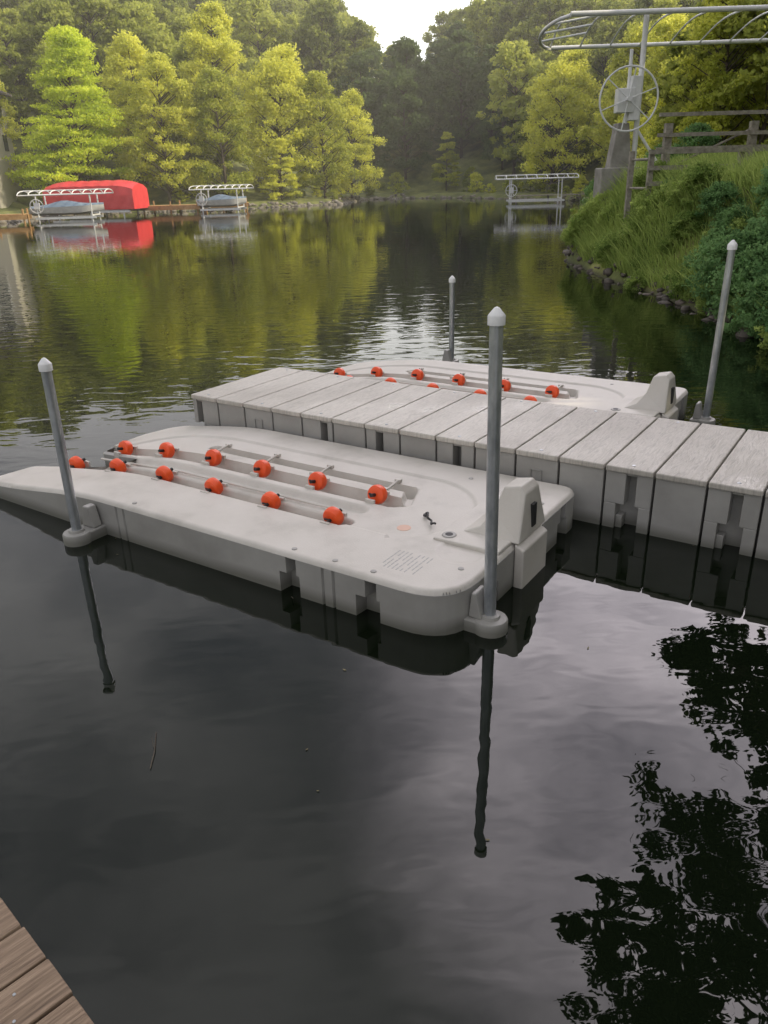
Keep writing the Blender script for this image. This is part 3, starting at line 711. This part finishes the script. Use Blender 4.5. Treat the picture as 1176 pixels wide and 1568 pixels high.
# ---------------------------------------------------------------- right bank boat hoist, canopy, fence
e=empty('boat_hoist'); a=B()
z0=gz(7.2,24.2)-.2
a.prism([(6.65,z0),(7.5,z0),(7.22,3.75),(6.9,3.75)],24.35,24.85); a.box(6.5,7.7,24.2,25.0,z0-.6,2.6)
a.obj('concrete_support',['concrete'],e,bevel=.03)
a=B(); c0=Vector((7.05,24.05,4.32)); rr_=.80
pts=[c0+Vector((math.cos(t)*rr_,0,math.sin(t)*rr_)) for t in np.linspace(0,2*math.pi,33)]
a.path(pts,.026,n=6)
for t in (R(20),R(80),R(140)): a.tube(c0-Vector((math.cos(t)*rr_,0,math.sin(t)*rr_)),c0+Vector((math.cos(t)*rr_,0,math.sin(t)*rr_)),.016,n=6)
a.tube(c0-Vector((0,.1,0)),c0+Vector((0,.5,0)),.06,n=12)
a.obj('winch_wheel',['white'],e,smooth=True)
a=B(); a.box(6.78,7.25,24.15,24.5,4.0,4.6); a.box(7.15,7.42,24.2,24.6,3.8,4.9); a.tube((7.12,24.4,3.7),(7.12,24.4,5.55),.05,n=10)
a.obj('winch_housing',['white'],e,bevel=.03)
a=B(); a.tube((7.47,24.5,2.3),(7.47,24.5,6.38),.075,n=14)
a.tube((13,24.5,2.3),(13,24.5,6.38),.065,n=12); a.tube((7.47,24.5,3.6),(8.4,24.5,2.4),.04,n=8)
a.obj('canopy_posts',['white'],e,smooth=True)
a=B()
A0=Vector((5.35,24.2,6.38)); A1=Vector((15,24.2,6.42)); B0=Vector((6.0,30,6.35)); B1=Vector((16,30,6.42))
a.tube(A0,A1,.07,n=10); a.tube(B0,B1,.065,n=10)
for k in range(11):
    t=k/10; pa=A0.lerp(A1,t); pb=B0.lerp(B1,t); pts=[pa.lerp(pb,u)+Vector((0,0,.22*math.sin(math.pi*u))) for u in np.linspace(0,1,9)]
    a.path(pts,.028,n=6)
for sgn,(p,q) in ((-1,(A0,B0)),):
    pts=[p.lerp(q,u)+Vector((-.55*math.sin(math.pi*u)**.6,0,-.03)) for u in np.linspace(0,1,13)]; a.path(pts,.05,n=8)
    for u in (.25,.5,.75): pp=p.lerp(q,u); a.tube(pp+Vector((-.5*math.sin(math.pi*u)**.6,0,0)),pp+Vector((1,0,.2)),.03,n=6)
a.obj('canopy_frame',['white'],e,smooth=True)
e=empty('wooden_fence'); a=B()
def fpost(x_,y_,z1,r=.06):
    z=gz(x_,y_)-.4; a.box(x_-r,x_+r,y_-r,y_+r,min(z,z1-.8),z1)
for x_ in (7.6,9.8,12.0): fpost(x_,22.2,3.6,.09)
for z_ in (3.75,3.28,2.95): a.box(7.3,14,22.05,22.12,z_,z_+.09)
for x_,y_ in ((6.45,21.3),(6.65,20.4),(8.8,20.4),(11,20.4)): fpost(x_,y_,2.95,.06)
for z_ in (2.85,2.5,2.15): a.box(6.55,13,20.28,20.33,z_,z_+.10)
for z_ in (2.75,2.1): a.tube((6.45,21.3,z_),(6.65,20.4,z_),.03,n=6)
a.box(7.6,14,20.6,22.0,2.45,2.52)
for x_ in (7.6,9.8): a.tube((x_,22.2,2.5),(x_+2.1,22.2,3.4),.03,n=6)
a.obj('rails_and_posts',['woodgrey'],e)

# ---------------------------------------------------------------- thin scattering volume added over the far lake to imitate lens flare
m,nt,out=newmat('flare_haze'); L=nt.links.new
vs=N(nt,'ShaderNodeVolumeScatter',Density=.0014,Anisotropy=.1); vs.inputs['Color'].default_value=(1,.98,.90,1)
L(vs.outputs[0],out.inputs['Volume']); M['haze']=m
hz=B(); hz.box(-160,160,30,260,.3,70); hz.obj('haze',['haze'])

# ---------------------------------------------------------------- sun & sky
AZ,EL=R(94),R(29)
dirv=Vector((math.sin(AZ)*math.cos(EL),math.cos(AZ)*math.cos(EL),math.sin(EL)))
sun=bpy.data.lights.new('sun','SUN'); sun.energy=5; sun.angle=R(.5); sun.color=(1,.88,.60)
so=bpy.data.objects.new('sun',sun); scene.collection.objects.link(so); so.rotation_euler=(-dirv).to_track_quat('-Z','Y').to_euler(); so.location=(40,10,40)
world=bpy.data.worlds.new('World'); scene.world=world; world.use_nodes=True; nt=world.node_tree; nt.nodes.clear(); L=nt.links.new
out=N(nt,'ShaderNodeOutputWorld'); bg=N(nt,'ShaderNodeBackground',Strength=.1)
sky=N(nt,'ShaderNodeTexSky'); sky.sky_type='NISHITA'; sky.sun_disc=False; sky.sun_elevation=EL; sky.sun_rotation=AZ
tc=N(nt,'ShaderNodeTexCoord'); mp=N(nt,'ShaderNodeMapping'); mp.inputs['Scale'].default_value=(1,1,2.0); L(tc.outputs['Generated'],mp.inputs[0])
cn=N(nt,'ShaderNodeTexNoise',Scale=1.9,Detail=6,Roughness=.55,Distortion=.3); L(mp.outputs[0],cn.inputs['Vector'])
cm=ramp(nt,cn.outputs[0],[(.30,(.35,.35,.35)),(.55,(1,1,1))])
def lobe(az,el,lo):
    vd=N(nt,'ShaderNodeVectorMath',operation='DOT_PRODUCT'); vd.inputs[1].default_value=(math.sin(R(az))*math.cos(R(el)),math.cos(R(az))*math.cos(R(el)),math.sin(R(el))); L(tc.outputs['Generated'],vd.inputs[0])
    vr=N(nt,'ShaderNodeMapRange'); vr.interpolation_type='SMOOTHSTEP'; vr.inputs[1].default_value=lo; vr.inputs[2].default_value=1.0; vr.inputs[3].default_value=0; vr.inputs[4].default_value=1; L(vd.outputs['Value'],vr.inputs[0]); return vr
v1=lobe(27,36,.885); v2=lobe(2,8,.96)
cc=N(nt,'ShaderNodeMix',data_type='RGBA'); L(v1.outputs[0],cc.inputs[0]); cc.inputs[6].default_value=(12.2,12.0,12.2,1); cc.inputs[7].default_value=(86,78,81,1)
cs=ramp(nt,cn.outputs[0],[(.35,(.5,.5,.54)),(.65,(1,1,1))])
c2=N(nt,'ShaderNodeMix',data_type='RGBA',blend_type='MULTIPLY'); c2.inputs[0].default_value=1; L(cc.outputs[2],c2.inputs[6]); L(cs.outputs[0],c2.inputs[7])
mx=N(nt,'ShaderNodeMix',data_type='RGBA'); L(cm.outputs[0],mx.inputs[0]); L(sky.outputs[0],mx.inputs[6]); L(c2.outputs[2],mx.inputs[7])
m3=N(nt,'ShaderNodeMix',data_type='RGBA'); L(v2.outputs[0],m3.inputs[0]); L(mx.outputs[2],m3.inputs[6]); m3.inputs[7].default_value=(21,21,20,1)
L(m3.outputs[2],bg.inputs[0]); L(bg.outputs[0],out.inputs[0])
scene.view_settings.view_transform='Standard'; scene.view_settings.look='None'; scene.view_settings.exposure=0
